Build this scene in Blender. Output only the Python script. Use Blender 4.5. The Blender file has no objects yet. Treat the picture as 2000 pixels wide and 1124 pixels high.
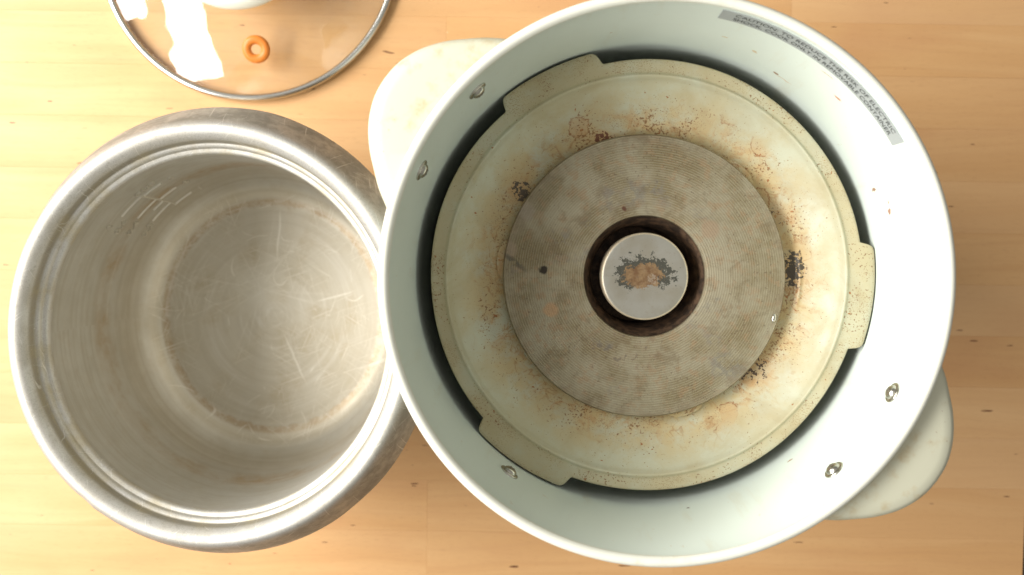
import bpy, bmesh, math, random
from mathutils import Vector, Matrix

random.seed(7)
PI = math.pi
R = math.radians
scene = bpy.context.scene
col = scene.collection

# ------------------------------------------------------------------ camera, world, light, exposure
cam_data = bpy.data.cameras.new('camera')
cam_data.sensor_width = 36.0
cam_data.lens = 36.0
cam_data.clip_start = 0.02
cam_data.clip_end = 50.0
cam_data.dof.use_dof = True
cam_data.dof.focus_distance = 0.565
cam_data.dof.aperture_fstop = 8.0
camera = bpy.data.objects.new('camera', cam_data)
camera.location = (0.0, 0.0, 0.78)
camera.rotation_euler = (R(-2.49), 0.0, 0.0)
col.objects.link(camera)
scene.camera = camera

world = bpy.data.worlds.new('World')
scene.world = world
world.use_nodes = True
wt = world.node_tree
wbg = wt.nodes['Background']
wtc = wt.nodes.new('ShaderNodeTexCoord')
wsep = wt.nodes.new('ShaderNodeSeparateXYZ')
wramp = wt.nodes.new('ShaderNodeValToRGB')        # a room: dim walls, pale ceiling
wramp.color_ramp.elements[0].position = 0.0
wramp.color_ramp.elements[0].color = (0.20, 0.19, 0.17, 1)
wramp.color_ramp.elements[1].position = 0.9
wramp.color_ramp.elements[1].color = (1.0, 0.97, 0.90, 1)
wt.links.new(wtc.outputs['Generated'], wsep.inputs[0])
wt.links.new(wsep.outputs['Z'], wramp.inputs[0])
wt.links.new(wramp.outputs[0], wbg.inputs['Color'])
wbg.inputs['Strength'].default_value = 0.55

def window_pane(loc, sx, sy, power):
    l = bpy.data.lights.new('window_light', 'AREA')
    l.shape = 'RECTANGLE'
    l.size = sx
    l.size_y = sy
    l.energy = power
    l.color = (1.0, 0.985, 0.95)
    o = bpy.data.objects.new('window_light', l)
    o.location = loc
    d = Vector((0.0, 0.0, 0.12)) - Vector(loc)
    o.rotation_euler = d.to_track_quat('-Z', 'Y').to_euler()
    col.objects.link(o)
window_pane((-1.33, 0.40, 0.69), 0.80, 0.38, 19.0)     # lower sash
window_pane((-1.12, 0.02, 1.16), 1.60, 0.46, 43.0)     # upper sash

scene.view_settings.view_transform = 'Standard'
scene.view_settings.look = 'None'
scene.view_settings.gamma = 1.0
scene.view_settings.exposure = 0.0
scene.view_settings.use_curve_mapping = False

# ------------------------------------------------------------------ node helper
class Mat:
    def __init__(self, name):
        self.m = bpy.data.materials.new(name)
        self.m.use_nodes = True
        self.t = self.m.node_tree
        self.b = self.t.nodes['Principled BSDF']
    def put(self, sock, v):
        if hasattr(v, 'is_linked') or isinstance(v, bpy.types.NodeSocket):
            self.t.links.new(v, sock)
        elif v is not None:
            if sock.type == 'RGBA' and len(v) == 3:
                v = (*v, 1.0)
            sock.default_value = v
    def math(self, op, a, b=None, c=None, clamp=False):
        n = self.t.nodes.new('ShaderNodeMath')
        n.operation = op
        n.use_clamp = clamp
        self.put(n.inputs[0], a)
        if b is not None: self.put(n.inputs[1], b)
        if c is not None: self.put(n.inputs[2], c)
        return n.outputs[0]
    def add(self, a, b): return self.math('ADD', a, b)
    def sub(self, a, b): return self.math('SUBTRACT', a, b)
    def mul(self, a, b): return self.math('MULTIPLY', a, b)
    def vmath(self, op, a, b=None):
        n = self.t.nodes.new('ShaderNodeVectorMath')
        n.operation = op
        self.put(n.inputs[0], a)
        if b is not None: self.put(n.inputs[1], b)
        return n.outputs['Value'] if op in ('LENGTH', 'DISTANCE', 'DOT_PRODUCT') else n.outputs['Vector']
    def obj(self):
        n = self.t.nodes.new('ShaderNodeTexCoord')
        return n.outputs['Object']
    def rand(self):
        return self.t.nodes.new('ShaderNodeObjectInfo').outputs['Random']
    def sep(self, v):
        n = self.t.nodes.new('ShaderNodeSeparateXYZ')
        self.put(n.inputs[0], v)
        return n.outputs
    def comb(self, x, y, z):
        n = self.t.nodes.new('ShaderNodeCombineXYZ')
        for i, v in enumerate((x, y, z)): self.put(n.inputs[i], v)
        return n.outputs[0]
    def mapping(self, v, scale=(1, 1, 1), rot=(0, 0, 0), loc=(0, 0, 0)):
        n = self.t.nodes.new('ShaderNodeMapping')
        self.put(n.inputs['Vector'], v)
        n.inputs['Scale'].default_value = scale
        n.inputs['Rotation'].default_value = rot
        n.inputs['Location'].default_value = loc
        return n.outputs[0]
    def noise(self, v, scale, detail=3.0, rough=0.55, dist=0.0):
        n = self.t.nodes.new('ShaderNodeTexNoise')
        self.put(n.inputs['Vector'], v)
        n.inputs['Scale'].default_value = scale
        n.inputs['Detail'].default_value = detail
        n.inputs['Roughness'].default_value = rough
        n.inputs['Distortion'].default_value = dist
        return n.outputs[0]
    def vor(self, v, scale, feature='F1', rnd=1.0):
        n = self.t.nodes.new('ShaderNodeTexVoronoi')
        n.feature = feature
        self.put(n.inputs['Vector'], v)
        n.inputs['Scale'].default_value = scale
        n.inputs['Randomness'].default_value = rnd
        return n.outputs
    def ss(self, v, lo, hi, a=0.0, b=1.0):
        n = self.t.nodes.new('ShaderNodeMapRange')
        n.interpolation_type = 'SMOOTHSTEP'
        self.put(n.inputs['Value'], v)
        n.inputs['From Min'].default_value = lo
        n.inputs['From Max'].default_value = hi
        n.inputs['To Min'].default_value = a
        n.inputs['To Max'].default_value = b
        return n.outputs[0]
    def mix(self, f, a, b, mode='MIX'):
        n = self.t.nodes.new('ShaderNodeMix')
        n.data_type = 'RGBA'
        n.blend_type = mode
        self.put(n.inputs[0], f)
        self.put(n.inputs[6], a)
        self.put(n.inputs[7], b)
        return n.outputs[2]
    def bump(self, h, strength=0.3, dist=0.001):
        n = self.t.nodes.new('ShaderNodeBump')
        n.inputs['Strength'].default_value = strength
        n.inputs['Distance'].default_value = dist
        self.put(n.inputs['Height'], h)
        self.t.links.new(n.outputs[0], self.b.inputs['Normal'])
    def set(self, color=None, rough=None, metal=None, spec=None, coat=None):
        for k, v in (('Base Color', color), ('Roughness', rough), ('Metallic', metal),
                     ('Specular IOR Level', spec), ('Coat Weight', coat)):
            if v is not None: self.put(self.b.inputs[k], v)
        return self.m
    def radius(self, v):
        x, y, z = self.sep(v)[0:3]
        return self.math('SQRT', self.add(self.mul(x, x), self.mul(y, y)))
    def spot(self, v, x, y, rad, soft=0.0, sx=1.0, sy=1.0):
        p = self.vmath('MULTIPLY', self.vmath('SUBTRACT', v, (x, y, 0)), (sx, sy, 0))
        return self.ss(self.vmath('LENGTH', p), rad, soft * rad, 0.0, 1.0)

M = {}

# wood of the tabletop -----------------------------------------------------------
w = Mat('pale_maple')
o = w.obj(); rnd = w.rand()
off = w.comb(w.mul(rnd, 7.3), w.mul(rnd, 3.1), w.mul(rnd, 5.7))
p = w.vmath('ADD', o, off)
wav = w.vmath('ADD', p, w.mapping(w.comb(0, w.sub(w.noise(w.mapping(p, (5, 14, 14)), 1.0, 2), 0.5), 0), (1, 0.03, 1)))
g1 = w.noise(w.mapping(wav, (7, 260, 60)), 1.0, 4, 0.6)
g2 = w.noise(w.mapping(wav, (3, 55, 20)), 1.0, 3, 0.5, 0.6)
g3 = w.noise(w.mapping(p, (60, 900, 60)), 1.0, 2, 0.5)
cl = w.noise(w.mapping(p, (9, 16, 10)), 1.0, 3, 0.5)
c = w.mix(w.ss(g2, 0.30, 0.72), (0.585, 0.328, 0.136), (0.635, 0.380, 0.172))
c = w.mix(w.mul(w.ss(g1, 0.46, 0.75), 0.30), c, (0.50, 0.265, 0.115))
c = w.mix(w.mul(w.ss(cl, 0.50, 0.75), 0.55), c, (0.53, 0.275, 0.122))
c = w.mix(w.mul(w.ss(g3, 0.55, 0.72), 0.12), c, (0.45, 0.25, 0.10))
pore = w.noise(w.mapping(p, (150, 2100, 150)), 1.0, 1, 0.4)
c = w.mix(w.mul(w.ss(pore, 0.62, 0.74), 0.28), c, (0.36, 0.17, 0.06))
c = w.mix(w.math('MULTIPLY', rnd, 0.30), c, (0.49, 0.27, 0.12))
c = w.mix(w.mul(w.ss(w.math('FRACT', w.mul(rnd, 17.0)), 0.6, 1.0), 0.3), c, (0.67, 0.44, 0.24))
fl = w.noise(w.mapping(p, (55, 330, 60), loc=(3, 1, 2)), 1.0, 1, 0.4)
c = w.mix(w.ss(fl, 0.765, 0.79), c, (0.14, 0.055, 0.02))
wp = w.noise(w.mapping(o, (300, 300, 300)), 1.0, 1)
c = w.mix(w.ss(wp, 0.80, 0.83), c, (0.80, 0.66, 0.45))
w.bump(g1, 0.12, 0.0006)
M['wood'] = w.set(c, w.ss(cl, 0.3, 0.7, 0.42, 0.58), 0.0, 0.35)

w = Mat('dark_floor')
M['floor'] = w.set(w.mix(w.noise(w.obj(), 3.0), (0.010, 0.009, 0.008), (0.03, 0.024, 0.02)), 0.6)

# pale enamel of the cooker --------------------------------------------------------
def enamel(name, base, yellow, ycov, specks, rough=0.32, fleck=None):
    w = Mat(name)
    o = w.obj()
    n1 = w.noise(o, 28, 4, 0.6)
    n2 = w.noise(o, 140, 4, 0.65)
    c = w.mix(w.mul(w.ss(w.add(w.mul(n1, 0.6), w.mul(n2, 0.4)), 0.62 - ycov, 0.78 - ycov), 0.6), base, yellow)
    sp = w.noise(o, 620, 2, 0.5)
    dens = w.ss(w.noise(o, 35, 3), 0.45, 0.75)
    c = w.mix(w.mul(w.ss(w.add(sp, w.mul(dens, 0.12)), 0.80 - specks, 0.84 - specks), 0.75), c, (0.24, 0.12, 0.045))
    if fleck: c = fleck(w, o, c)
    w.bump(n2, 0.06, 0.0005)
    return w.set(c, w.ss(n1, 0.3, 0.7, rough, rough + 0.15), 0.0, 0.45)

def wall_flecks(w, o, c):
    # rust coloured food specks splashed on the wall side by the caution strip
    x, y, z = w.sep(o)[0:3]
    ang = w.math('ARCTAN2', y, x)
    nz = w.sub(w.noise(o, 300, 3), 0.5)
    q = w.comb(w.mul(ang, 0.125), z, 0)
    q = w.vmath('ADD', q, w.mapping(w.comb(nz, nz, 0), (0.0035, 0.0035, 0)))
    for (deg, zz, a_, b_, tone) in ((45.0, 0.272, 0.0028, 0.0016, (0.55, 0.16, 0.05)), (58.5, 0.2475, 0.0020, 0.0016, (0.30, 0.14, 0.05)),
            (56.0, 0.2460, 0.0065, 0.0006, (0.62, 0.45, 0.28)), (21.5, 0.2500, 0.0014, 0.0028, (0.28, 0.11, 0.04)),
            (15.8, 0.2590, 0.0020, 0.0018, (0.30, 0.10, 0.04)), (18.0, 0.2610, 0.0014, 0.0010, (0.45, 0.22, 0.09)),
            (66.0, 0.2600, 0.0018, 0.0014, (0.60, 0.45, 0.25)), (74.0, 0.2650, 0.0022, 0.0010, (0.60, 0.48, 0.28)),
            (51.0, 0.2840, 0.0050, 0.0006, (0.50, 0.25, 0.10)), (-80.0, 0.2450, 0.0012, 0.0012, (0.10, 0.06, 0.04)),
            (-52.0, 0.2420, 0.0022, 0.0010, (0.38, 0.24, 0.12)), (100.0, 0.262, 0.0012, 0.0008, (0.5, 0.38, 0.22))):
        s_ = w.spot(q, R(deg) * 0.125, zz, 1.0, 0.45, 1 / a_, 1 / b_)
        c = w.mix(w.mul(s_, 0.85), c, tone)
    run = w.noise(w.comb(w.mul(ang, 9.0), w.mul(z, 14.0), 0), 1.0, 4, 0.6)
    c = w.mix(w.mul(w.ss(run, 0.56, 0.78), 0.35), c, (0.60, 0.565, 0.42))
    sm = w.noise(w.comb(w.mul(ang, 22.0), w.mul(z, 90.0), 3.0), 1.0, 3, 0.6)
    c = w.mix(w.mul(w.ss(sm, 0.66, 0.74), 0.30), c, (0.55, 0.45, 0.29))
    return c
M['enamel'] = enamel('pale_green_enamel', (0.70, 0.765, 0.695), (0.66, 0.63, 0.49), -0.03, -0.06, 0.30, wall_flecks)
M['rim'] = enamel('cream_rolled_rim', (0.74, 0.735, 0.64), (0.62, 0.55, 0.37), 0.06, -0.06, 0.28)
M['handle'] = enamel('stained_handle_plastic', (0.59, 0.58, 0.445), (0.46, 0.335, 0.15), 0.13, 0.02, 0.38)

# stained tray ---------------------------------------------------------------------
w = Mat('stained_tray_paint')
o = w.obj(); r = w.radius(o)
n1 = w.noise(o, 45, 5, 0.6)
n2 = w.noise(o, 170, 4, 0.65)
n3 = w.noise(o, 520, 3, 0.6)
near = w.ss(r, 0.108, 0.080)                       # grime gathers where the hot plate spills
lip = w.ss(r, 0.105, 0.109)
zone = w.math('MAXIMUM', near, w.mul(lip, 0.28))
c = w.mix(w.mul(w.ss(n1, 0.32, 0.62), 0.75), (0.475, 0.475, 0.355), (0.44, 0.395, 0.25))
c = w.mix(w.mul(w.mul(zone, w.ss(w.add(w.mul(n1, 0.65), w.mul(n2, 0.35)), 0.36, 0.60)), 0.85), c, (0.50, 0.365, 0.170))
c = w.mix(w.mul(lip, 0.22), c, (0.50, 0.43, 0.27))
# soft rusty smears round the plate
smr = w.noise(w.mapping(o, (1, 1, 1), loc=(0.31, 0.12, 0)), 95, 5, 0.7, 1.2)
c = w.mix(w.mul(w.mul(w.ss(r, 0.098, 0.082), w.ss(smr, 0.50, 0.66)), 0.65), c, (0.44, 0.245, 0.095))
right = w.ss(w.sep(o)[0], -0.02, 0.07, 0.25, 1.0)
c = w.mix(w.mul(w.mul(w.mul(w.ss(r, 0.101, 0.084), w.ss(w.noise(o, 120, 5, 0.7, 0.6), 0.55, 0.68)), right), 0.7), c, (0.33, 0.165, 0.06))
wash = w.noise(w.mapping(o, (1, 1, 1), loc=(0.7, 0.2, 0)), 24, 5, 0.65, 0.8)
c = w.mix(w.mul(w.ss(wash, 0.45, 0.68), 0.45), c, (0.36, 0.285, 0.155))
# tide lines left by boiled-over water
ln = w.noise(o, 38, 3, 0.55, 0.8)
tide = w.ss(w.math('ABSOLUTE', w.sub(ln, 0.52)), 0.012, 0.002)
c = w.mix(w.mul(w.mul(tide, near), w.ss(n2, 0.42, 0.60, 0.0, 0.60)), c, (0.33, 0.17, 0.065))
# dried drops with dark outlines
vo = w.vor(o, 62)
vd = w.add(vo['Distance'], w.mul(w.sub(n2, 0.5), 0.45))
pick = w.mul(w.ss(w.sep(vo['Color'])[0], 0.70, 0.74), w.mul(w.ss(r, 0.098, 0.090), 1.0))
c = w.mix(w.mul(w.mul(w.ss(vd, 0.44, 0.40), pick), 0.40), c, (0.46, 0.28, 0.12))
c = w.mix(w.mul(w.mul(w.ss(w.math('ABSOLUTE', w.sub(vd, 0.41)), 0.035, 0.010), pick), w.ss(n3, 0.35, 0.6, 0.2, 0.85)), c, (0.24, 0.10, 0.035))
# fine brown peppering
dens = w.mul(w.ss(w.noise(o, 60, 3), 0.38, 0.70), w.math('MAXIMUM', near, w.mul(lip, 0.75)))
c = w.mix(w.mul(w.ss(w.add(w.noise(o, 780, 2, 0.5), w.mul(dens, 0.20)), 0.715, 0.76), 0.85), c, (0.20, 0.095, 0.035))
fine = w.math('MAXIMUM', w.mul(near, 0.9), w.add(w.mul(lip, 0.8), 0.15))
c = w.mix(w.mul(w.ss(w.add(w.noise(o, 1500, 2, 0.5), w.mul(w.mul(fine, w.ss(w.noise(o, 70, 4, 0.6), 0.40, 0.62, 0.15, 1.0)), 0.17)), 0.70, 0.77), 0.55), c, (0.26, 0.15, 0.065))
c = w.mix(w.ss(w.add(w.noise(o, 300, 2, 0.5), w.mul(dens, 0.10)), 0.755, 0.78), c, (0.30, 0.13, 0.045))
# burnt patches
burnt = None
for (x, y, rad, sx, sy, thr, tone) in ((0.0815, 0.0035, 0.0095, 1.25, 0.85, 0.475, (0.035, 0.030, 0.025)),
        (0.0610, -0.0490, 0.0095, 1.0, 1.0, 0.49, (0.050, 0.030, 0.022)),
        (-0.0665, 0.0455, 0.0065, 1.0, 1.0, 0.50, (0.06, 0.05, 0.04)),
        (-0.0215, 0.0750, 0.0050, 0.7, 1.7, 0.47, (0.12, 0.035, 0.018)),
        (0.0715, 0.0325, 0.0070, 1.0, 1.0, 0.55, (0.06, 0.045, 0.035)),
        (-0.0760, 0.0060, 0.0060, 1.8, 0.8, 0.60, (0.12, 0.06, 0.03))):
    od = w.vmath('ADD', o, w.mapping(w.comb(w.sub(n2, 0.5), w.sub(w.noise(o, 230, 3), 0.5), 0), (0.012, 0.012, 0)))
    s = w.spot(od, x, y, rad * 1.9, 0.2, sx, sy)
    c = w.mix(w.mul(s, 0.55), c, (0.45, 0.26, 0.10))
    s2 = w.spot(od, x, y, rad * 1.35, 0.25, sx, sy)
    k = w.ss(w.add(w.mul(n3, 0.5), w.mul(n2, 0.5)), thr, thr + 0.03)
    km = w.ss(w.mul(s2, k), 0.30, 0.5)
    burnt = km if burnt is None else w.math('MAXIMUM', burnt, km)
    c = w.mix(w.mul(km, 0.92), c, tone)
w.bump(w.add(w.add(n2, w.mul(n3, 0.6)), w.mul(w.mul(burnt, w.add(n3, 0.3)), 5.0)), 0.14, 0.0007)
M['tray'] = w.set(c, w.sub(w.ss(n1, 0.3, 0.7, 0.40, 0.58), w.mul(burnt, 0.15)), 0.0, 0.4)

# turned aluminium of the hot plate ------------------------------------------------------
w = Mat('turned_hot_plate')
o = w.obj(); r = w.radius(o)
n1 = w.noise(o, 40, 5, 0.62)
n2 = w.noise(o, 170, 4, 0.65)
n3 = w.noise(o, 700, 2, 0.5)
x, y, z = w.sep(o)[0:3]
ang = w.math('ARCTAN2', y, x)
rw = w.add(r, w.mul(w.noise(w.comb(w.mul(ang, 1.5), w.mul(r, 15), 0), 1.0, 2), 0.0010))
ring = w.math('SINE', w.mul(rw, 2 * PI / 0.00128))
brk = w.noise(w.comb(w.mul(ang, 9.0), w.mul(r, 900), 0), 1.0, 2)
c = w.mix(w.ss(n1, 0.38, 0.64), (0.315, 0.275, 0.188), (0.21, 0.165, 0.090))
c = w.mix(w.mul(w.ss(n2, 0.50, 0.66), 0.55), c, (0.30, 0.19, 0.10))
c = w.mix(w.mul(w.ss(w.add(ring, w.mul(w.sub(brk, 0.5), 1.6)), 0.1, 1.0), 0.28), c, (0.46, 0.42, 0.32))
c = w.mix(w.mul(w.ss(r, 0.0700, 0.0760), 0.4), c, (0.33, 0.285, 0.205))
c = w.mix(w.mul(w.ss(w.add(n3, w.mul(w.ss(n1, 0.45, 0.65), 0.06)), 0.65, 0.73), 0.55), c, (0.12, 0.08, 0.05))
gray = w.noise(w.mapping(o, (32, 45, 30), rot=(0, 0, 0.7), loc=(2, 5, 0)), 1.0, 4, 0.6)
c = w.mix(w.mul(w.mul(w.ss(gray, 0.54, 0.68), w.ss(n2, 0.44, 0.56)), 0.60), c, (0.20, 0.19, 0.165))
for (sx_, sy_, rad, tone, f) in ((-0.0544, 0.0036, 0.0030, (0.025, 0.018, 0.012), 0.95), (-0.0110, 0.0367, 0.0016, (0.10, 0.03, 0.02), 0.9),
        (-0.0640, 0.0345, 0.0062, (0.30, 0.25, 0.20), 0.55), (-0.0735, 0.0150, 0.0060, (0.36, 0.27, 0.20), 0.5),
        (-0.0505, -0.0180, 0.0050, (0.46, 0.27, 0.14), 0.6), (0.0350, 0.0250, 0.0065, (0.33, 0.21, 0.13), 0.5)):
    c = w.mix(w.mul(w.spot(w.vmath('ADD', o, w.mapping(w.comb(w.sub(n2, 0.5), w.sub(n1, 0.5), 0), (0.004, 0.004, 0))), sx_, sy_, rad, 0.55), f), c, tone)
st = w.mul(w.spot(o, -0.012, -0.040, 0.030, 0.3, 1.0, 2.0), w.ss(n2, 0.56, 0.62))
c = w.mix(w.mul(st, 0.6), c, (0.13, 0.12, 0.10))
st = w.mul(w.spot(w.mapping(o, rot=(0, 0, R(38))), -0.0600, -0.0370, 0.0110, 0.3, 1.0, 5.0), w.ss(n2, 0.42, 0.5))
c = w.mix(w.mul(st, 0.8), c, (0.10, 0.09, 0.07))
grime = w.noise(w.mapping(o, (1, 1, 1), loc=(0.4, 0.9, 0)), 85, 6, 0.72, 0.5)
c = w.mix(w.mul(w.ss(grime, 0.52, 0.66), 0.45), c, (0.16, 0.115, 0.062))
c = w.mix(w.mul(w.mul(w.ss(r, 0.066, 0.076), w.ss(grime, 0.42, 0.6)), 0.45), c, (0.22, 0.17, 0.11))
w.bump(w.add(w.mul(ring, 0.35), w.mul(n2, 0.8)), 0.30, 0.00035)
M['hotplate'] = w.set(c, w.ss(n1, 0.3, 0.7, 0.42, 0.58), 0.45, 0.4)

w = Mat('scorched_brown_metal')
o = w.obj()
n = w.noise(o, 200, 4, 0.6)
M['well'] = w.set(w.mix(w.ss(n, 0.35, 0.7), (0.055, 0.038, 0.028), (0.17, 0.105, 0.065)), 0.55, 0.5, 0.4)

# worn sensor cap ---------------------------------------------------------------------
w = Mat('worn_sensor_cap')
o = w.obj()
n1 = w.noise(o, 260, 5, 0.68)
n2 = w.noise(o, 900, 3, 0.6)
n0 = w.noise(o, 90, 3, 0.5)
edge = w.add(w.mul(w.sub(n1, 0.5), 1.7), w.mul(w.sub(n2, 0.5), 0.9))
def ell(cx, cy, a, b):
    return w.add(w.vmath('LENGTH', w.vmath('MULTIPLY', w.vmath('SUBTRACT', o, (cx, cy, 0)), (1 / a, 1 / b, 0))), edge)
base = w.mix(w.ss(n0, 0.3, 0.7), (0.345, 0.328, 0.285), (0.305, 0.28, 0.225))
gm = w.ss(ell(0.0, 0.0012, 0.0150, 0.0096), 1.02, 0.97)
gap = w.ss(ell(0.0008, -0.0090, 0.0075, 0.0062), 1.0, 1.06, 0.0, 1.0)
gm = w.mul(gm, w.math('MAXIMUM', gap, 0.0))
c = w.mix(gm, base, (0.085, 0.083, 0.066))
om = w.ss(ell(-0.0008, 0.0004, 0.0105, 0.0066), 1.05, 0.92)
oc = w.mix(w.ss(n1, 0.35, 0.65), (0.33, 0.215, 0.11), (0.20, 0.105, 0.05))
c = w.mix(w.mul(om, 0.95), c, oc)
lm = w.ss(ell(0.0045, -0.0012, 0.0036, 0.0030), 1.1, 0.8)
c = w.mix(w.mul(w.mul(lm, w.ss(n2, 0.4, 0.6)), 0.6), c, (0.46, 0.40, 0.32))
c = w.mix(w.mul(w.ss(w.noise(o, 420, 4, 0.7), 0.56, 0.70), 0.30), c, (0.25, 0.20, 0.15))
sp = w.mul(w.ss(w.noise(o, 1100, 2), 0.66, 0.70), w.spot(o, 0, -0.006, 0.012, 0.5, 0.8, 1.6))
c = w.mix(w.mul(sp, 0.7), c, (0.16, 0.14, 0.11))
rr = w.radius(o)
c = w.mix(w.ss(rr, 0.0222, 0.0232), c, (0.70, 0.58, 0.42))
M['sensor'] = w.set(c, 0.42, 0.55, 0.5)

# aluminium of the pot --------------------------------------------------------------------
def scratches(w, p, angles, scale_l=14, scale_w=1500, lo=0.70, hi=0.76):
    s = None
    for i, a in enumerate(angles):
        q = w.mapping(p, (1, 1, 1), rot=(0, 0, R(a)))
        q = w.vmath('ADD', q, w.mapping(w.comb(0, w.noise(q, 18, 1), 0), (1, 0.006, 1)))
        q = w.mapping(q, (scale_l + 4 * i, scale_w - 90 * i, 1), loc=(i * 3.1, i * 1.7, i * 2.3))
        n = w.ss(w.noise(q, 1.0, 0, 0.5), lo, hi)
        s = n if s is None else w.math('MAXIMUM', s, n)
    return s

w = Mat('worn_pot_aluminium_inside')
o = w.obj()
x, y, z = w.sep(o)[0:3]
r = w.radius(w.mapping(o, (1 / 0.945, 1, 1)))
ang = w.math('ARCTAN2', y, x)
n1 = w.noise(o, 30, 5, 0.6)
n2 = w.noise(o, 130, 4, 0.65)
n3 = w.noise(o, 600, 3, 0.6)
brush = w.noise(w.comb(w.mul(ang, 3.0), w.mul(r, 1200), w.mul(z, 900)), 1.0, 3, 0.6)
c = w.mix(w.ss(n1, 0.3, 0.7), (0.60, 0.585, 0.535), (0.53, 0.505, 0.44))
c = w.mix(w.mul(w.ss(n2, 0.48, 0.72), 0.22), c, (0.47, 0.39, 0.28))
floor = w.ss(z, 0.020, 0.012)
# tan water marks on the wall
zl = w.add(z, w.mul(w.sub(n1, 0.5), 0.020))
band = w.ss(w.math('ABSOLUTE', w.sub(zl, 0.074)), 0.020, 0.002)
c = w.mix(w.mul(w.mul(band, w.ss(n1, 0.40, 0.62, 0.25, 1.0)), w.ss(n2, 0.35, 0.62, 0.35, 0.75)), c, (0.45, 0.32, 0.18))
band = w.ss(w.math('ABSOLUTE', w.sub(zl, 0.040)), 0.024, 0.002)
c = w.mix(w.mul(band, 0.25), c, (0.50, 0.41, 0.28))
# brown crust where the wall turns into the floor
rl = w.add(r, w.mul(w.sub(n2, 0.5), 0.006))
crust = w.mul(w.ss(w.math('ABSOLUTE', w.sub(rl, 0.0862)), 0.0042, 0.0008), floor)
c = w.mix(w.mul(crust, w.ss(n2, 0.36, 0.58, 0.25, 0.85)), c, (0.31, 0.19, 0.10))
c = w.mix(w.mul(w.mul(crust, w.ss(n3, 0.58, 0.66)), 0.7), c, (0.17, 0.09, 0.04))
rust = w.mul(w.ss(w.noise(o, 55, 4, 0.6), 0.52, 0.72), floor)
c = w.mix(w.mul(floor, 0.50), c, (0.47, 0.40, 0.275))
c = w.mix(w.mul(rust, 0.30), c, (0.40, 0.31, 0.18))
rings = w.noise(w.comb(w.mul(ang, 0.6), w.mul(r, 260), w.mul(z, 200)), 1.0, 3, 0.6)
c = w.mix(w.mul(w.ss(rings, 0.48, 0.68), 0.30), c, (0.42, 0.37, 0.28))
c = w.mix(w.mul(w.ss(rings, 0.46, 0.30), 0.25), c, (0.72, 0.70, 0.65))
def hair(scale, lvl, width, loc, gate):
    h = w.noise(w.mapping(o, (1, 1, 0), loc=loc), scale, 1, 0.4, 0.3)
    return w.mul(w.ss(w.math('ABSOLUTE', w.sub(h, lvl)), width, width * 0.25), w.ss(w.noise(w.mapping(o, (1, 1, 0), loc=loc), gate, 2), 0.52, 0.60))
rad_ = w.noise(w.comb(w.mul(w.math('ARCTAN2', w.sub(y, 0.021), w.add(x, 0.010)), 9.0), w.mul(r, 9.0), 0), 1.0, 2, 0.6)
star = w.mul(w.ss(rad_, 0.54, 0.70), w.spot(o, -0.010, 0.021, 0.070, 0.05))
c = w.mix(w.mul(w.mul(w.spot(o, -0.010, 0.021, 0.030, 0.1), floor), 0.45), c, (0.68, 0.65, 0.57))
sct = w.mul(star, 0.7)
for sc_ in (hair(14, 0.50, 0.0022, (3, 1, 0), 60), hair(11, 0.46, 0.0016, (7, 4, 0), 45), hair(20, 0.55, 0.0028, (1, 9, 0), 70), hair(8, 0.52, 0.0012, (5, 5, 0), 38), hair(17, 0.44, 0.0022, (9, 2, 0), 55)):
    sct = w.math('MAXIMUM', sct, sc_)
sct = w.math('MAXIMUM', sct, w.mul(scratches(w, o, (79, 31, 158, 112), 20, 1500, 0.70, 0.78), w.ss(n1, 0.40, 0.62, 0.0, 0.8)))
# two long knife marks
for (px_, py_, ang_, ln_) in ((0.004, 0.062, 86, 0.022), (0.016, -0.032, 112, 0.026), (0.046, 0.015, 15, 0.018)):
    q = w.mapping(w.vmath('SUBTRACT', w.vmath('ADD', o, w.mapping(w.comb(w.sub(n1, 0.5), w.sub(n1, 0.5), 0), (0.006, 0.006, 0))), (px_, py_, 0)), rot=(0, 0, R(-ang_)))
    sct = w.math('MAXIMUM', sct, w.mul(w.spot(q, 0, 0, 1.0, 0.5, 1 / ln_, 1 / 0.0011), 0.9))
sct = w.mul(sct, floor)
c = w.mix(w.mul(sct, 0.55), c, (0.80, 0.77, 0.70))
w.bump(w.add(w.add(w.mul(brush, 0.8), w.mul(n2, 0.5)), w.mul(sct, -0.5)), 0.15, 0.0004)
M['pot_in'] = w.set(c, w.add(w.ss(n1, 0.3, 0.7, 0.48, 0.58), w.mul(sct, 0.1)), w.ss(z, 0.020, 0.012, 0.68, 0.50), 0.5)

w = Mat('worn_pot_aluminium_rim')
o = w.obj()
x, y, z = w.sep(o)[0:3]
r = w.radius(w.mapping(o, (1 / 0.945, 1, 1)))
ang = w.math('ARCTAN2', y, x)
n1 = w.noise(o, 55, 5, 0.62)
n2 = w.noise(o, 260, 4, 0.65)
n3 = w.noise(o, 900, 2, 0.6)
brush = w.noise(w.comb(w.mul(ang, 6.0), w.mul(r, 1500), w.mul(z, 1200)), 1.0, 3, 0.6)
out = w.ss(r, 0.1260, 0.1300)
inn = w.ss(r, 0.1185, 0.1150)
c = w.mix(w.ss(n1, 0.35, 0.68), (0.62, 0.60, 0.555), (0.54, 0.51, 0.45))
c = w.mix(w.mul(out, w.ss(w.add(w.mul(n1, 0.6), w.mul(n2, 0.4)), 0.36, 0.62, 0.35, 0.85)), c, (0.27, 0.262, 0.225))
c = w.mix(w.mul(w.ss(n2, 0.56, 0.72), 0.35), c, (0.36, 0.33, 0.26))
gr = w.ss(w.math('ABSOLUTE', w.sub(r, 0.1158)), 0.0011, 0.0002)
c = w.mix(w.mul(gr, 0.55), c, (0.24, 0.20, 0.12))
c = w.mix(w.mul(inn, w.ss(n1, 0.42, 0.7, 0.0, 0.5)), c, (0.58, 0.50, 0.32))
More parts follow.
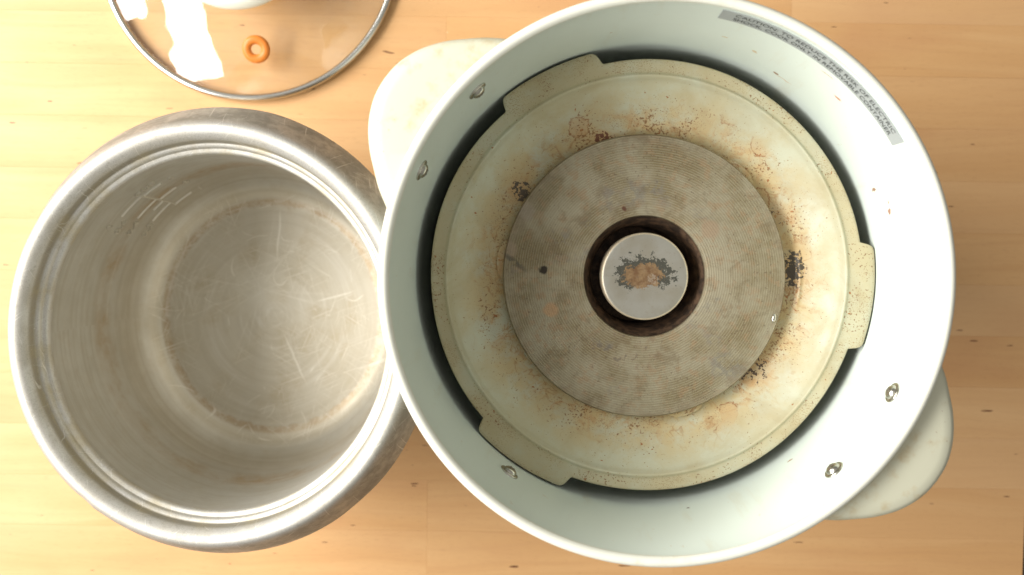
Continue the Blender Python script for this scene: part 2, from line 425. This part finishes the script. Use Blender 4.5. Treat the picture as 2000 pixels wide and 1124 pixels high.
nick = w.math('MAXIMUM', w.ss(n3, 0.73, 0.77), scratches(w, o, (20, 75, 140), 70, 2200, 0.78, 0.84))
c = w.mix(w.mul(nick, 0.6), c, (0.86, 0.84, 0.79))
grain = w.noise(o, 1400, 2, 0.6)
c = w.mix(w.mul(w.ss(grain, 0.50, 0.68), 0.35), c, (0.30, 0.28, 0.235))
w.bump(w.add(w.add(w.mul(brush, 0.6), w.mul(grain, 0.7)), w.add(n2, w.mul(nick, -0.8))), 0.22, 0.0004)
M['pot_rim'] = w.set(c, w.ss(n1, 0.3, 0.7, 0.55, 0.68), 0.76, 0.5)

w = Mat('stamped_aluminium')
M['stamp'] = w.set(w.mix(w.noise(w.obj(), 300), (0.66, 0.63, 0.56), (0.61, 0.57, 0.49)), 0.42, 0.65)

w = Mat('polished_steel')
n = w.noise(w.obj(), 300, 3)
M['steel'] = w.set(w.mix(n, (0.60, 0.59, 0.55), (0.50, 0.49, 0.45)), 0.22, 1.0)
w = Mat('screw_steel')
n = w.noise(w.obj(), 500, 3)
M['screw'] = w.set(w.mix(n, (0.58, 0.56, 0.50), (0.42, 0.40, 0.34)), 0.25, 1.0)
w = Mat('dark_recess')
M['dark'] = w.set(w.mix(w.noise(w.obj(), 200), (0.16, 0.15, 0.13), (0.24, 0.22, 0.19)), 0.5, 0.7)
w = Mat('blocker_black')
M['blocker'] = w.set(w.mix(w.noise(w.obj(), 90), (0.012, 0.012, 0.011), (0.03, 0.028, 0.024)), 0.6)  # near-black for the added disc that darkens the gap round the tray
w = Mat('red_lens')
M['red'] = w.set(w.mix(w.noise(w.obj(), 120), (0.35, 0.03, 0.02), (0.25, 0.015, 0.012)), 0.3)
w = Mat('silver_label_film')
M['label'] = w.set(w.mix(w.noise(w.obj(), 150), (0.37, 0.40, 0.40), (0.42, 0.45, 0.45)), 0.42, 0.15)
w = Mat('black_print')
M['print'] = w.set(w.mix(w.noise(w.obj(), 400), (0.035, 0.04, 0.04), (0.07, 0.075, 0.075)), 0.6)
w = Mat('orange_silicone')
M['orange'] = w.set(w.mix(w.noise(w.obj(), 200), (0.62, 0.20, 0.028), (0.56, 0.17, 0.024)), 0.42, 0.0, 0.4)
w.b.inputs['Subsurface Weight'].default_value = 0.15
w.b.inputs['Subsurface Radius'].default_value = (0.004, 0.002, 0.001)
w = Mat('white_knob_plastic')
M['knob'] = w.set(w.mix(w.noise(w.obj(), 60), (0.74, 0.76, 0.68), (0.70, 0.72, 0.63)), 0.35, 0.0, 0.45)

# thin clear glass: what is not reflected passes straight through
m = bpy.data.materials.new('clear_lid_glass')
m.use_nodes = True
t = m.node_tree
t.nodes.remove(t.nodes['Principled BSDF'])
tr = t.nodes.new('ShaderNodeBsdfTransparent'); tr.inputs[0].default_value = (0.95, 0.955, 0.935, 1)
gl = t.nodes.new('ShaderNodeBsdfGlossy'); gl.inputs['Roughness'].default_value = 0.05
geo = t.nodes.new('ShaderNodeNewGeometry')
def gm(op, a_, b_=None):
    n_ = t.nodes.new('ShaderNodeMath'); n_.operation = op
    for i_, v_ in enumerate((a_, b_)):
        if v_ is None: continue
        if isinstance(v_, float): n_.inputs[i_].default_value = v_
        else: t.links.new(v_, n_.inputs[i_])
    return n_.outputs[0]
dt = t.nodes.new('ShaderNodeVectorMath'); dt.operation = 'DOT_PRODUCT'
t.links.new(geo.outputs['Incoming'], dt.inputs[0]); t.links.new(geo.outputs['Normal'], dt.inputs[1])
schlick = gm('ADD', gm('MULTIPLY', gm('POWER', gm('SUBTRACT', 1.0, gm('ABSOLUTE', dt.outputs['Value'])), 5.0), 0.92), 0.075)   # both faces of a thin pane
gtc = t.nodes.new('ShaderNodeTexCoord')
gno = t.nodes.new('ShaderNodeTexNoise'); gno.inputs['Scale'].default_value = 22.0; gno.inputs['Detail'].default_value = 2.0
t.links.new(gtc.outputs['Object'], gno.inputs['Vector'])
gbu = t.nodes.new('ShaderNodeBump'); gbu.inputs['Strength'].default_value = 0.35; gbu.inputs['Distance'].default_value = 0.004
t.links.new(gno.outputs[0], gbu.inputs['Height']); t.links.new(gbu.outputs[0], gl.inputs['Normal'])
gsm = t.nodes.new('ShaderNodeTexNoise'); gsm.inputs['Scale'].default_value = 60.0; gsm.inputs['Detail'].default_value = 5.0
t.links.new(gtc.outputs['Object'], gsm.inputs['Vector'])
haze_d = t.nodes.new('ShaderNodeBsdfDiffuse'); haze_d.inputs['Color'].default_value = (0.75, 0.75, 0.72, 1)
smear = t.nodes.new('ShaderNodeMixShader')                     # greasy smears on the glass
t.links.new(gm('MULTIPLY', gm('SUBTRACT', gsm.outputs[0], 0.35), 0.12), smear.inputs[0])
t.links.new(tr.outputs[0], smear.inputs[1]); t.links.new(haze_d.outputs[0], smear.inputs[2])
mx = t.nodes.new('ShaderNodeMixShader')
t.links.new(schlick, mx.inputs[0]); t.links.new(smear.outputs[0], mx.inputs[1]); t.links.new(gl.outputs[0], mx.inputs[2])
t.links.new(mx.outputs[0], t.nodes['Material Output'].inputs['Surface'])
M['glass'] = m

# ------------------------------------------------------------------ mesh helpers
def mesh_obj(name, verts, faces, mat, parent=None, smooth=True, sharp=38):
    me = bpy.data.meshes.new(name)
    me.from_pydata(verts, [], faces)
    me.validate()
    bm = bmesh.new(); bm.from_mesh(me)
    bmesh.ops.recalc_face_normals(bm, faces=bm.faces)
    bm.to_mesh(me); bm.free()
    me.materials.append(mat)
    if smooth:
        for f in me.polygons: f.use_smooth = True
        me.set_sharp_from_angle(angle=R(sharp))
    o = bpy.data.objects.new(name, me)
    col.objects.link(o)
    o.parent = parent
    return o

def lathe(prof, seg=192, sx=1.0, close=False, fn=None):
    """Revolve (r, z) points about Z; fn(theta, r, z, i) may move a point."""
    V, F, rows = [], [], []
    for i, (r, z) in enumerate(prof):
        if r <= 1e-7:
            rows.append([len(V)] * seg); V.append((0, 0, z)); continue
        row = []
        for k in range(seg):
            a = 2 * PI * k / seg
            rr, zz = (r, z) if fn is None else fn(a, r, z, i)
            row.append(len(V)); V.append((rr * math.cos(a) * sx, rr * math.sin(a), zz))
        rows.append(row)
    pairs = list(zip(rows[:-1], rows[1:]))
    if close: pairs.append((rows[-1], rows[0]))
    for A, B in pairs:
        for k in range(seg):
            j = (k + 1) % seg
            q = [A[k], A[j], B[j], B[k]]
            u = []
            for i in q:
                if i not in u: u.append(i)
            if len(u) > 2: F.append(u)
    return V, F

def smooth_profile(pts, n=5):
    """Catmull-Rom through the points so that turned shapes have no facets."""
    out = []
    P = [pts[0]] + list(pts) + [pts[-1]]
    for i in range(1, len(P) - 2):
        p0, p1, p2, p3 = P[i - 1], P[i], P[i + 1], P[i + 2]
        for k in range(n):
            t = k / n
            out.append(tuple(0.5 * (2 * p1[d] + (p2[d] - p0[d]) * t + (2 * p0[d] - 5 * p1[d] + 4 * p2[d] - p3[d]) * t * t
                                    + (3 * p1[d] - p0[d] - 3 * p2[d] + p3[d]) * t ** 3) for d in (0, 1)))
    out.append(tuple(pts[-1]))
    return out

def thing(name, loc, label, cat):
    e = bpy.data.objects.new(name, None)
    e.empty_display_size = 0.02
    e.location = loc
    e['label'] = label
    e['category'] = cat
    col.objects.link(e)
    return e

def text_mesh(s, size, extrude=0.0, spacing=1.0, font_scale_x=1.0, bold=0.0):
    cu = bpy.data.curves.new('lettering', 'FONT')
    cu.body = s
    cu.size = size
    cu.extrude = extrude
    cu.space_character = spacing
    cu.resolution_u = 3
    cu.offset = bold
    ob = bpy.data.objects.new('lettering', cu)
    col.objects.link(ob)
    dg = bpy.context.evaluated_depsgraph_get()
    me = ob.evaluated_get(dg).to_mesh()
    V = [(v.co.x * font_scale_x, v.co.y, v.co.z) for v in me.vertices]
    F = [tuple(p.vertices) for p in me.polygons]
    ob.evaluated_get(dg).to_mesh_clear()
    bpy.data.objects.remove(ob)
    bpy.data.curves.remove(cu)
    return V, F

# ------------------------------------------------------------------ the table top
floor_v = [(-3, -3, -0.76), (3, -3, -0.76), (3, 3, -0.76), (-3, 3, -0.76)]
fl = mesh_obj('floor', floor_v, [(0, 1, 2, 3)], M['floor'], smooth=False)
fl['kind'] = 'structure'

TOP = bpy.data.objects.new('tabletop', None)
TOP['kind'] = 'structure'
TOP.rotation_euler = (0, 0, R(-0.9))
col.objects.link(TOP)
SW = 0.0392                                     # stave width
EDGE = 0.3980                                   # right edge of the top
def stave_mesh(L):
    b, g, h = 0.00010, 0.00001, 0.030
    x0, x1, y0, y1 = -L / 2 + g, L / 2 - g, -SW / 2 + g, SW / 2 - g
    bm = bmesh.new()
    V = [bm.verts.new(q) for q in ((x0, y0, -h), (x1, y0, -h), (x1, y1, -h), (x0, y1, -h),
         (x0, y0, -b), (x1, y0, -b), (x1, y1, -b), (x0, y1, -b),
         (x0 + b, y0 + b, 0), (x1 - b, y0 + b, 0), (x1 - b, y1 - b, 0), (x0 + b, y1 - b, 0))]
    bm.faces.new(V[0:4][::-1])
    for lo, hi in ((0, 4), (4, 8)):
        for k in range(4):
            j = (k + 1) % 4
            bm.faces.new((V[lo + k], V[lo + j], V[hi + j], V[hi + k]))
    bm.faces.new(V[8:12])
    me = bpy.data.meshes.new('stave')
    bm.to_mesh(me); bm.free()
    me.materials.append(M['wood'])
    return me
lengths = (0.19, 0.27, 0.36, 0.45)
stave_meshes = [stave_mesh(L) for L in lengths]
first_cut = {-8: 0, -7: 1}
for row in range(-14, 14):
    y = row * SW - 0.0068 + 0.0
    x = EDGE
    while x > -0.799:
        i = random.randrange(4)
        L, me = lengths[i], stave_meshes[i]
        if x - L < -0.74:                        # last piece is sawn off flush with the left edge
            L = x + 0.80; me = stave_mesh(L)
        s = bpy.data.objects.new('stave', me)
        s.location = (x - L / 2, y, random.uniform(-0.00012, 0.0))
        if random.random() < 0.5: s.rotation_euler = (0, 0, PI)
        s.parent = TOP
        col.objects.link(s)
        x -= L

# ------------------------------------------------------------------ the cooking pot
SX = 0.945                                      # knocked slightly out of round
POT = thing('cooking_pot', (-0.1796, -0.0554, 0.0), 'worn empty aluminium cooking pot with wide rolled rim beside the open cooker', 'pot')
inner = [(0.0, 0.0085), (0.040, 0.0085), (0.078, 0.0088), (0.0865, 0.0098), (0.094, 0.0135), (0.1005, 0.021), (0.1052, 0.032), (0.1082, 0.048),
         (0.1096, 0.070), (0.1106, 0.100), (0.1108, 0.135), (0.1104, 0.1475), (0.1098, 0.1515)]
outer = [(0.1125, 0.1515), (0.1130, 0.135), (0.1128, 0.10), (0.1118, 0.07), (0.1104, 0.046), (0.1072, 0.029), (0.1018, 0.014), (0.0945, 0.0045),
         (0.085, 0.0006), (0.075, 0.0), (0.0, 0.0)]
inner_s = smooth_profile(inner, 4)
V, F = lathe(inner_s + smooth_profile(outer, 3), 224, SX)
mesh_obj('body', V, F, M['pot_in'], POT, sharp=60)
rim_prof = [(0.1096, 0.1516), (0.1091, 0.1545), (0.1093, 0.1567), (0.1101, 0.1580), (0.1118, 0.1588), (0.1124, 0.1592), (0.1130, 0.1612), (0.1142, 0.1622),
            (0.1152, 0.1626), (0.1158, 0.1634), (0.1160, 0.1664), (0.1166, 0.1690), (0.1182, 0.1716), (0.1208, 0.1738), (0.1240, 0.1744), (0.1268, 0.1728),
            (0.1296, 0.1684), (0.1324, 0.1622), (0.1354, 0.1552), (0.1381, 0.1480), (0.1390, 0.1448), (0.1385, 0.1438),
            (0.1374, 0.1450), (0.1342, 0.1530), (0.1310, 0.1602), (0.1280, 0.1668), (0.1240, 0.1710), (0.1200, 0.1700), (0.1185, 0.1640), (0.1172, 0.1600),
            (0.1135, 0.1565), (0.1127, 0.1516)]
def dented(a, r, z, i):
    # small knocks in the rolled edge
    d = 0.0
    for (deg, wd, amt) in ((230, 2.2, -0.0009), (233.5, 1.6, 0.0004), (148, 5, -0.0005), (75, 7, 0.0004), (310, 6, -0.0005)):
        da = (math.degrees(a) - deg + 180) % 360 - 180
        d += amt * math.exp(-(da / wd) ** 2)
    k = max(0.0, (r - 0.122) / 0.017)
    return r + d * k, z + d * 0.5 * k
V, F = lathe(smooth_profile(rim_prof, 4), 360, SX, fn=dented)
mesh_obj('rim', V, F, M['pot_rim'], POT, sharp=55)

def wall_r(z):
    for (r0, z0), (r1, z1) in zip(inner_s[:-1], inner_s[1:]):
        if z0 <= z <= z1 and z1 > z0:
            return r0 + (r1 - r0) * (z - z0) / (z1 - z0)
    return 0.1106
LINE_A = R(128.6)
def on_pot_wall(V, s0, z0, lift=0.0):
    """Wrap flat (x right, y up, depth) points round the inner wall, starting s0 metres clockwise of the gauge line."""
    out = []
    for x, y, d in V:
        z = z0 + y
        r = wall_r(z)
        a = LINE_A - (s0 + x) / 0.108
        r -= lift + d
        out.append((r * math.cos(a) * SX, r * math.sin(a), z))
    return out
def bar(x0, x1, y0, y1, n=8, h=0.0010):
    """Rounded raised bar made in the flat, n cells along its longer side."""
    V, F = [], []
    along_x = (x1 - x0) > (y1 - y0)
    for i in range(n + 1):
        t = i / n
        for u, d in ((0, -0.0004), (0.22, h * 0.75), (0.5, h), (0.78, h * 0.75), (1, -0.0004)):
            V.append((x0 + (x1 - x0) * t, y0 + (y1 - y0) * u, d) if along_x else (x0 + (x1 - x0) * u, y0 + (y1 - y0) * t, d))
    for i in range(n):
        for k in range(4):
            a = i * 5 + k
            F.append((a, a + 1, a + 6, a + 5))
    F.append((0, 1, 2, 3, 4)); F.append(tuple(n * 5 + k for k in (4, 3, 2, 1, 0)))
    return V, F
gz = lambda k: 0.040 + 0.0205 * k
V, F = bar(-0.0009, 0.0009, 0.040, 0.1020, 24)
gauge = mesh_obj('gauge_line', on_pot_wall(V, 0, 0), F, M['stamp'], POT)
for (x0, x1, z) in ((0.0006, 0.0150, 0.0400), (0.0006, 0.0150, 0.0690), (0.0006, 0.0150, 0.0985),
                    (-0.0190, -0.0006, 0.0480), (-0.0100, -0.0006, 0.0610), (-0.0190, -0.0006, 0.0745), (-0.0190, -0.0006, 0.1015)):
    V, F = bar(x0, x1, z - 0.0009, z + 0.0009, 10)
    mesh_obj('gauge_tick', on_pot_wall(V, 0, 0), F, M['stamp'], gauge)
for (s, x, z, sz) in (('CUP', -0.001, 0.1085, 0.0072), ('3', 0.0205, 0.0955, 0.0075), ('2', 0.0205, 0.0660, 0.0075), ('1', 0.0205, 0.0370, 0.0075),
                      ('\u2113', -0.0300, 0.1060, 0.0080), ('0.6', -0.0330, 0.0890, 0.0078), ('0.4', -0.0330, 0.0690, 0.0078), ('0.2', -0.0330, 0.0440, 0.0078)):
    V, F = text_mesh(s, sz * 1.12, 0.0008, 1.12, 1.0, 0.00018)
    mesh_obj('gauge_lettering', on_pot_wall(V, x, z, 0.0002), F, M['stamp'], POT, smooth=True)

# ------------------------------------------------------------------ the rice cooker
COOK = thing('rice_cooker', (0.0714, -0.0180, 0.0), 'open pale green-white rice cooker with stained tray and hot plate inside', 'rice cooker')
def cook_wall(z):
    pts = ((0.018, 0.1140), (0.15, 0.1175), (0.237, 0.1228), (0.304, 0.1290))
    for (z0, r0), (z1, r1) in zip(pts[:-1], pts[1:]):
        if z <= z1: return r0 + (r1 - r0) * (z - z0) / (z1 - z0)
    return 0.1290
prof = [(0.0, 0.018), (0.108, 0.018), (0.1135, 0.0195), (0.1145, 0.024), (0.1175, 0.15), (0.1228, 0.237), (0.1259, 0.2705), (0.1291, 0.3048),
        (0.1310, 0.3048), (0.1280, 0.2705), (0.1248, 0.237), (0.1195, 0.15), (0.1164, 0.024), (0.115, 0.006), (0.110, 0.0012), (0.100, 0.0), (0.0, 0.0)]
V, F = lathe(prof, 224)
mesh_obj('shell', V, F, M['enamel'], COOK, sharp=50)
# rolled lip
prof = []
for k in range(18):
    a = 2 * PI * k / 18
    prof.append((0.1308 + 0.0027 * math.cos(a), 0.3072 + 0.0027 * math.sin(a)))
V, F = lathe(prof, 256, close=True)
mesh_obj('rim', V, F, M['rim'], COOK, sharp=70)

# handles: broad flat lobes just below the rim
half = [(0.1620, 0.0), (0.1614, 0.0070), (0.1595, 0.0140), (0.1552, 0.0226), (0.1485, 0.0310), (0.1410, 0.0378), (0.1345, 0.0432), (0.1262, 0.0484), (0.1195, 0.0522)]
half_s = smooth_profile(half, 4)
outl = [(u, -v) for u, v in half_s[::-1]] + half_s[1:]
def handle(angle):
    zs = [(0.000, 0.2755), (0.0005, 0.2925), (0.0000, 0.2965), (-0.0012, 0.2992), (-0.0034, 0.3007), (-0.0075, 0.3013), (-0.018, 0.3015)]
    V, F = [], []
    n = len(outl)
    def offset(i, d):
        a = Vector(outl[max(0, i - 1)]); b = Vector(outl[min(n - 1, i + 1)])
        t = (b - a).normalized()
        nrm = Vector((t.y, -t.x))
        p = Vector(outl[i]) + nrm * d
        if p.length < 0.1300: p = p.normalized() * 0.1300
        return p
    for d, z in zs:
        for i in range(n):
            p = offset(i, d)
            V.append((p.x, p.y, z))
    for k in range(len(zs) - 1):
        for i in range(n - 1):
            F.append((k * n + i, k * n + i + 1, (k + 1) * n + i + 1, (k + 1) * n + i))
    # top face meets the shell, underside is open like a moulded grip
    top0 = (len(zs) - 1) * n
    rowt = len(V)
    for i in range(n):
        p = Vector(outl[i]); a = math.atan2(p.y, p.x)
        V.append((0.1297 * math.cos(a), 0.1297 * math.sin(a), 0.3012))
    for i in range(n - 1):
        F.append((top0 + i, top0 + i + 1, rowt + i + 1, rowt + i))
    rowb = len(V)
    for i in range(n):
        p = Vector(outl[i]); a = math.atan2(p.y, p.x)
        V.append((0.1278 * math.cos(a), 0.1278 * math.sin(a), 0.2755))
    for i in range(n - 1):
        F.append((rowb + i, rowb + i + 1, i + 1, i))
    h = mesh_obj('handle', V, F, M['handle'], COOK, sharp=45)
    h.rotation_euler = (0, 0, angle)
    return h
handle(R(144)); handle(R(-36.2))

# screws through the wall
def screw_meshes():
    prof = [(0.0, 0.0030), (0.0012, 0.00295), (0.0024, 0.0026), (0.0033, 0.0019), (0.0037, 0.0010), (0.0038, 0.0008), (0.0050, 0.0007), (0.0053, 0.0003), (0.0053, -0.0006)]
    hv, hf = lathe(prof, 32)
    cv, cf = [], []
    def box(x0, x1, y0, y1, z0, z1):
        b = len(cv)
        cv.extend([(x0, y0, z0), (x1, y0, z0), (x1, y1, z0), (x0, y1, z0), (x0, y0, z1), (x1, y0, z1), (x1, y1, z1), (x0, y1, z1)])
        cf.extend([tuple(b + i for i in f) for f in ((0, 3, 2, 1), (4, 5, 6, 7), (0, 1, 5, 4), (1, 2, 6, 5), (2, 3, 7, 6), (3, 0, 4, 7))])
    box(-0.0017, 0.0017, -0.00032, 0.00032, 0.0016, 0.00304)
    box(-0.00032, 0.00032, -0.0017, -0.00033, 0.0016, 0.00303)
    box(-0.00032, 0.00032, 0.00033, 0.0017, 0.0016, 0.00303)
    return hv, hf, cv, cf
hv, hf, cv, cf = screw_meshes()
for (deg, z, spin) in ((134.0, 0.2830, 20), (155.2, 0.2830, 55), (-25.7, 0.2830, 10), (-47.2, 0.2830, 70), (-125.9, 0.2545, 35)):
    a = R(deg)
    s = mesh_obj('screw', hv, hf, M['screw'], COOK, sharp=50)
    rr = cook_wall(z) - 0.0001
    s.location = (rr * math.cos(a), rr * math.sin(a), z)
    s.rotation_euler = Vector((-math.cos(a), -math.sin(a), 0.06)).to_track_quat('Z', 'Y').to_euler()
    cr = mesh_obj('cross_recess', cv, cf, M['dark'], s, smooth=False)
    cr.rotation_euler = (0, 0, R(spin))

# stained tray with three locating tabs
TABS = (R(116.2), R(-5.2), R(-124.6))
def tab_amount(a):
    best = 0.0
    for t in TABS:
        d = abs((math.degrees(a - t) + 180) % 360 - 180)
        x = min(1.0, max(0.0, (14.3 - d) / 2.9))
        best = max(best, 1 - (1 - x) ** 3.0)
    return best
tray_top = [(0.036, 0.2180), (0.050, 0.2182), (0.068, 0.2188), (0.080, 0.2203), (0.090, 0.2238), (0.0985, 0.2292), (0.1032, 0.2330), (0.1048, 0.2354), (0.1057, 0.2369),
            (0.1067, 0.2371), (0.1080, 0.2362), (0.1105, 0.2360), (0.1130, 0.2360), (0.1142, 0.2358), (0.1148, 0.2352)]
tray_bot = [(0.1148, 0.2346), (0.1138, 0.2344), (0.1105, 0.2346), (0.1070, 0.2350), (0.1050, 0.2338), (0.0985, 0.2278), (0.090, 0.2224), (0.080, 0.2189), (0.068, 0.2174), (0.050, 0.2168), (0.036, 0.2166)]
tp = smooth_profile(tray_top, 4); tb = smooth_profile(tray_bot, 2)
def tray_fn(a, r, z, i):
    if r > 0.1100:
        k = (r - 0.1100) / (0.1148 - 0.1100)
        w_ = 0.0003 * math.sin(5 * a + 1.0)
        r += k * (tab_amount(a) * 0.0067) + w_ * k
    d = (math.degrees(a) + 180) % 360 - 180
    if 0.078 < r < 0.094:                           # pressed crease beside the burnt patch
        z += 0.0013 * math.exp(-((r - 0.0853) / 0.0011) ** 2) * math.exp(-((d + 2) / 9.0) ** 4)
    return r, z
# finer radial rows where the crease runs
tpf = []
for p0, p1 in zip(tp[:-1], tp[1:]):
    n = 5 if 0.078 < p0[0] < 0.094 else 1
    for k in range(n):
        tpf.append((p0[0] + (p1[0] - p0[0]) * k / n, p0[1] + (p1[1] - p0[1]) * k / n))
tpf.append(tp[-1])
V, F = lathe(tpf + tb, 900, close=True, fn=tray_fn)
mesh_obj('drip_tray', V, F, M['tray'], COOK, sharp=45)

# hot plate, its well and the spring-loaded sensor cap
plate = [(0.0326, 0.2276), (0.0331, 0.2284), (0.0345, 0.2288), (0.052, 0.2288), (0.0735, 0.2287), (0.0756, 0.2282), (0.0764, 0.2268), (0.0764, 0.2232), (0.0758, 0.2224),
         (0.060, 0.2222), (0.036, 0.2222), (0.0326, 0.2222)]
V, F = lathe(plate, 224, close=True)
hp = mesh_obj('hot_plate', V, F, M['hotplate'], COOK, sharp=40)
# foot that carries the plate on the tray
V, F = lathe([(0.040, 0.2178), (0.056, 0.2178), (0.056, 0.2226), (0.040, 0.2226)], 64, close=True)
mesh_obj('plate_foot', V, F, M['well'], COOK)
well = [(0.0325, 0.2272), (0.0322, 0.2262), (0.0312, 0.2235), (0.0290, 0.2170), (0.0275, 0.2080), (0.0272, 0.185), (0.0, 0.185), (0.0, 0.1835),
        (0.0285, 0.1835), (0.0290, 0.2075), (0.0303, 0.2165), (0.0325, 0.2220)]
V, F = lathe(well, 160)
mesh_obj('sensor_well', V, F, M['well'], hp, sharp=50)
cap = [(0.0, 0.2300), (0.0150, 0.2300), (0.0218, 0.2299), (0.0229, 0.2296), (0.0235, 0.2288), (0.0236, 0.2275), (0.0233, 0.214), (0.0215, 0.213), (0.0215, 0.1852), (0.0, 0.1852)]
V, F = lathe(cap, 160)
mesh_obj('sensor_cap', V, F, M['sensor'], hp, sharp=40)

# lugs that hold the plate down, showing past its edge
for deg in (47, 173, -72):
    V, F = [], []
    for k in range(9):
        a = R(deg + (k - 4) * 2.0)
        ro = 0.0800 - 0.0030 * abs((k - 4) / 4.0) ** 3
        for rr_ in (0.0700, ro):
            for zz_ in (0.2205, 0.2223):
                V.append((rr_ * math.cos(a), rr_ * math.sin(a), zz_))
    for k in range(8):
        b = 4 * k
        F += [(b, b + 1, b + 5, b + 4), (b + 2, b + 6, b + 7, b + 3), (b, b + 4, b + 6, b + 2), (b + 1, b + 3, b + 7, b + 5)]
    F += [(0, 2, 3, 1), (32, 33, 35, 34)]
    mesh_obj('plate_lug', V, F, M['tray'], hp, smooth=False)
# bright drip of metal frozen on the plate's edge
V, F = lathe([(0.0, 0.0009), (0.0006, 0.00085), (0.0011, 0.0005), (0.0013, 0.0), (0.0012, -0.0004), (0.0, -0.0004)], 20,
             fn=lambda a, r, z, i: (r * (1.0 + 0.9 * max(0.0, math.sin(a)) ** 6 * 2.2 + 0.15 * math.sin(3 * a)), z))
bead = mesh_obj('metal_drip', V, F, M['screw'], hp)
bead.location = (0.0697, -0.0236, 0.2288)
bead.rotation_euler = (0, 0, R(-12))
# added dark disc below the tray, blocks light so the gap goes black
V, F = lathe([(0.030, 0.1905), (0.1165, 0.1905), (0.1172, 0.1900), (0.1165, 0.1890), (0.030, 0.1890)], 128, close=True)
mesh_obj('gap_blocker', V, F, M['blocker'], COOK)

# red lens glimpsed under one tab
V, F = [], []
for k in range(9):
    a = R(-131 + 1.3 * k)
    for r in (0.1180, 0.1219):
        for z in (0.2220, 0.2328):
            V.append((r * math.cos(a), r * math.sin(a), z))
for k in range(8):
    b = 4 * k
    F += [(b, b + 1, b + 5, b + 4), (b + 2, b + 6, b + 7, b + 3), (b, b + 4, b + 6, b + 2), (b + 1, b + 3, b + 7, b + 5)]
F += [(0, 2, 3, 1), (32, 33, 35, 34)]
mesh_obj('indicator_lens', V, F, M['red'], COOK, smooth=False)

# caution strip stuck round the wall under the rim
LA0, LA1, LZ0, LZ1 = R(78.2), R(30.4), 0.2895, 0.3012
V, F = [], []
n = 60
for i in range(n + 1):
    a = LA0 + (LA1 - LA0) * i / n
    for z, d in ((LZ0, 0.00035), (LZ1, 0.00035), (LZ1, 0.0), (LZ0, 0.0)):
        r = cook_wall(z) - d - 0.00005
        V.append((r * math.cos(a), r * math.sin(a), z))
for i in range(n):
    for k in range(4):
        j = (k + 1) % 4
        F.append((i * 4 + k, i * 4 + j, i * 4 + 4 + j, i * 4 + 4 + k))
F += [(0, 1, 2, 3), (n * 4 + 3, n * 4 + 2, n * 4 + 1, n * 4)]
lab = mesh_obj('caution_label', V, F, M['label'], COOK, sharp=40)
def strip_text(s, z0, size):
    V, F = text_mesh(s, size)
    wid = max(v[0] for v in V)
    arc0, arc1 = LA0 - R(3.0), LA1 + R(2.4)
    out = []
    for x, y, d in V:
        a = arc0 + (arc1 - arc0) * x / wid
        z = z0 + y
        r = cook_wall(z) - 0.00055
        out.append((r * math.cos(a), r * math.sin(a), z))
    mesh_obj('caution_lettering', out, F, M['print'], lab, smooth=False)
strip_text('CAUTION: TO REDUCE THE RISK OF ELECTRIC', LZ0 + 0.0070, 0.0046)
strip_text('SHOCK, COOK ONLY IN REMOVABLE CONTAINER', LZ0 + 0.0022, 0.0046)

# ------------------------------------------------------------------ the glass lid
LID = thing('glass_lid', (-0.1962, 0.2187, 0.0), 'round clear glass lid with white knob, steel rim and orange vent ring', 'lid')
LR = 0.1124
def dome(r):
    return 0.0052 + 0.0250 * (1 - (r / 0.1095) ** 2) if r < 0.1095 else 0.0052
hole_c = (0.0078, -0.0762)
top = [(0.1095 * k / 40, dome(0.1095 * k / 40)) for k in range(41)]
V, F = lathe(top, 160)
mesh_obj('glass_dome', V, F, M['glass'], LID, sharp=80)
band = [(0.1072, 0.0062), (0.1080, 0.0075), (0.1096, 0.0080), (0.1112, 0.0076), (0.1122, 0.0062), (0.1124, 0.0040), (0.1122, 0.0012), (0.1116, 0.0002), (0.1108, 0.0), (0.1103, 0.0008), (0.1104, 0.0044), (0.1085, 0.0050)]
V, F = lathe(smooth_profile(band, 3), 256, close=True)
mesh_obj('steel_rim', V, F, M['steel'], LID, sharp=60)
# vent ring
prof = []
for k in range(16):
    a = 2 * PI * k / 16
    prof.append((0.0070 + 0.0033 * math.cos(a), 0.0024 * math.sin(a)))
V, F = lathe(prof, 48, close=True)
ring = mesh_obj('vent_ring', V, F, M['orange'], LID, sharp=80)
hr = math.hypot(*hole_c)
slope = 2 * 0.0250 * hr / 0.1095 ** 2
ring.location = (hole_c[0], hole_c[1], dome(hr) + 0.0010)
ring.rotation_euler = Vector((hole_c[0] / hr * slope, hole_c[1] / hr * slope, 1)).to_track_quat('Z', 'Y').to_euler()
# knob
V, F = lathe(smooth_profile([(0.0, 0.0300), (0.016, 0.0298), (0.0170, 0.0330), (0.0180, 0.0400), (0.030, 0.0415), (0.046, 0.0420), (0.0520, 0.0436), (0.0535, 0.0462), (0.0525, 0.0500),
                             (0.0480, 0.0550), (0.036, 0.0600), (0.018, 0.0622), (0.0, 0.0626)], 4), 128)
mesh_obj('knob', V, F, M['knob'], LID, sharp=50)

scene.render.resolution_x = 1024
scene.render.resolution_y = 575
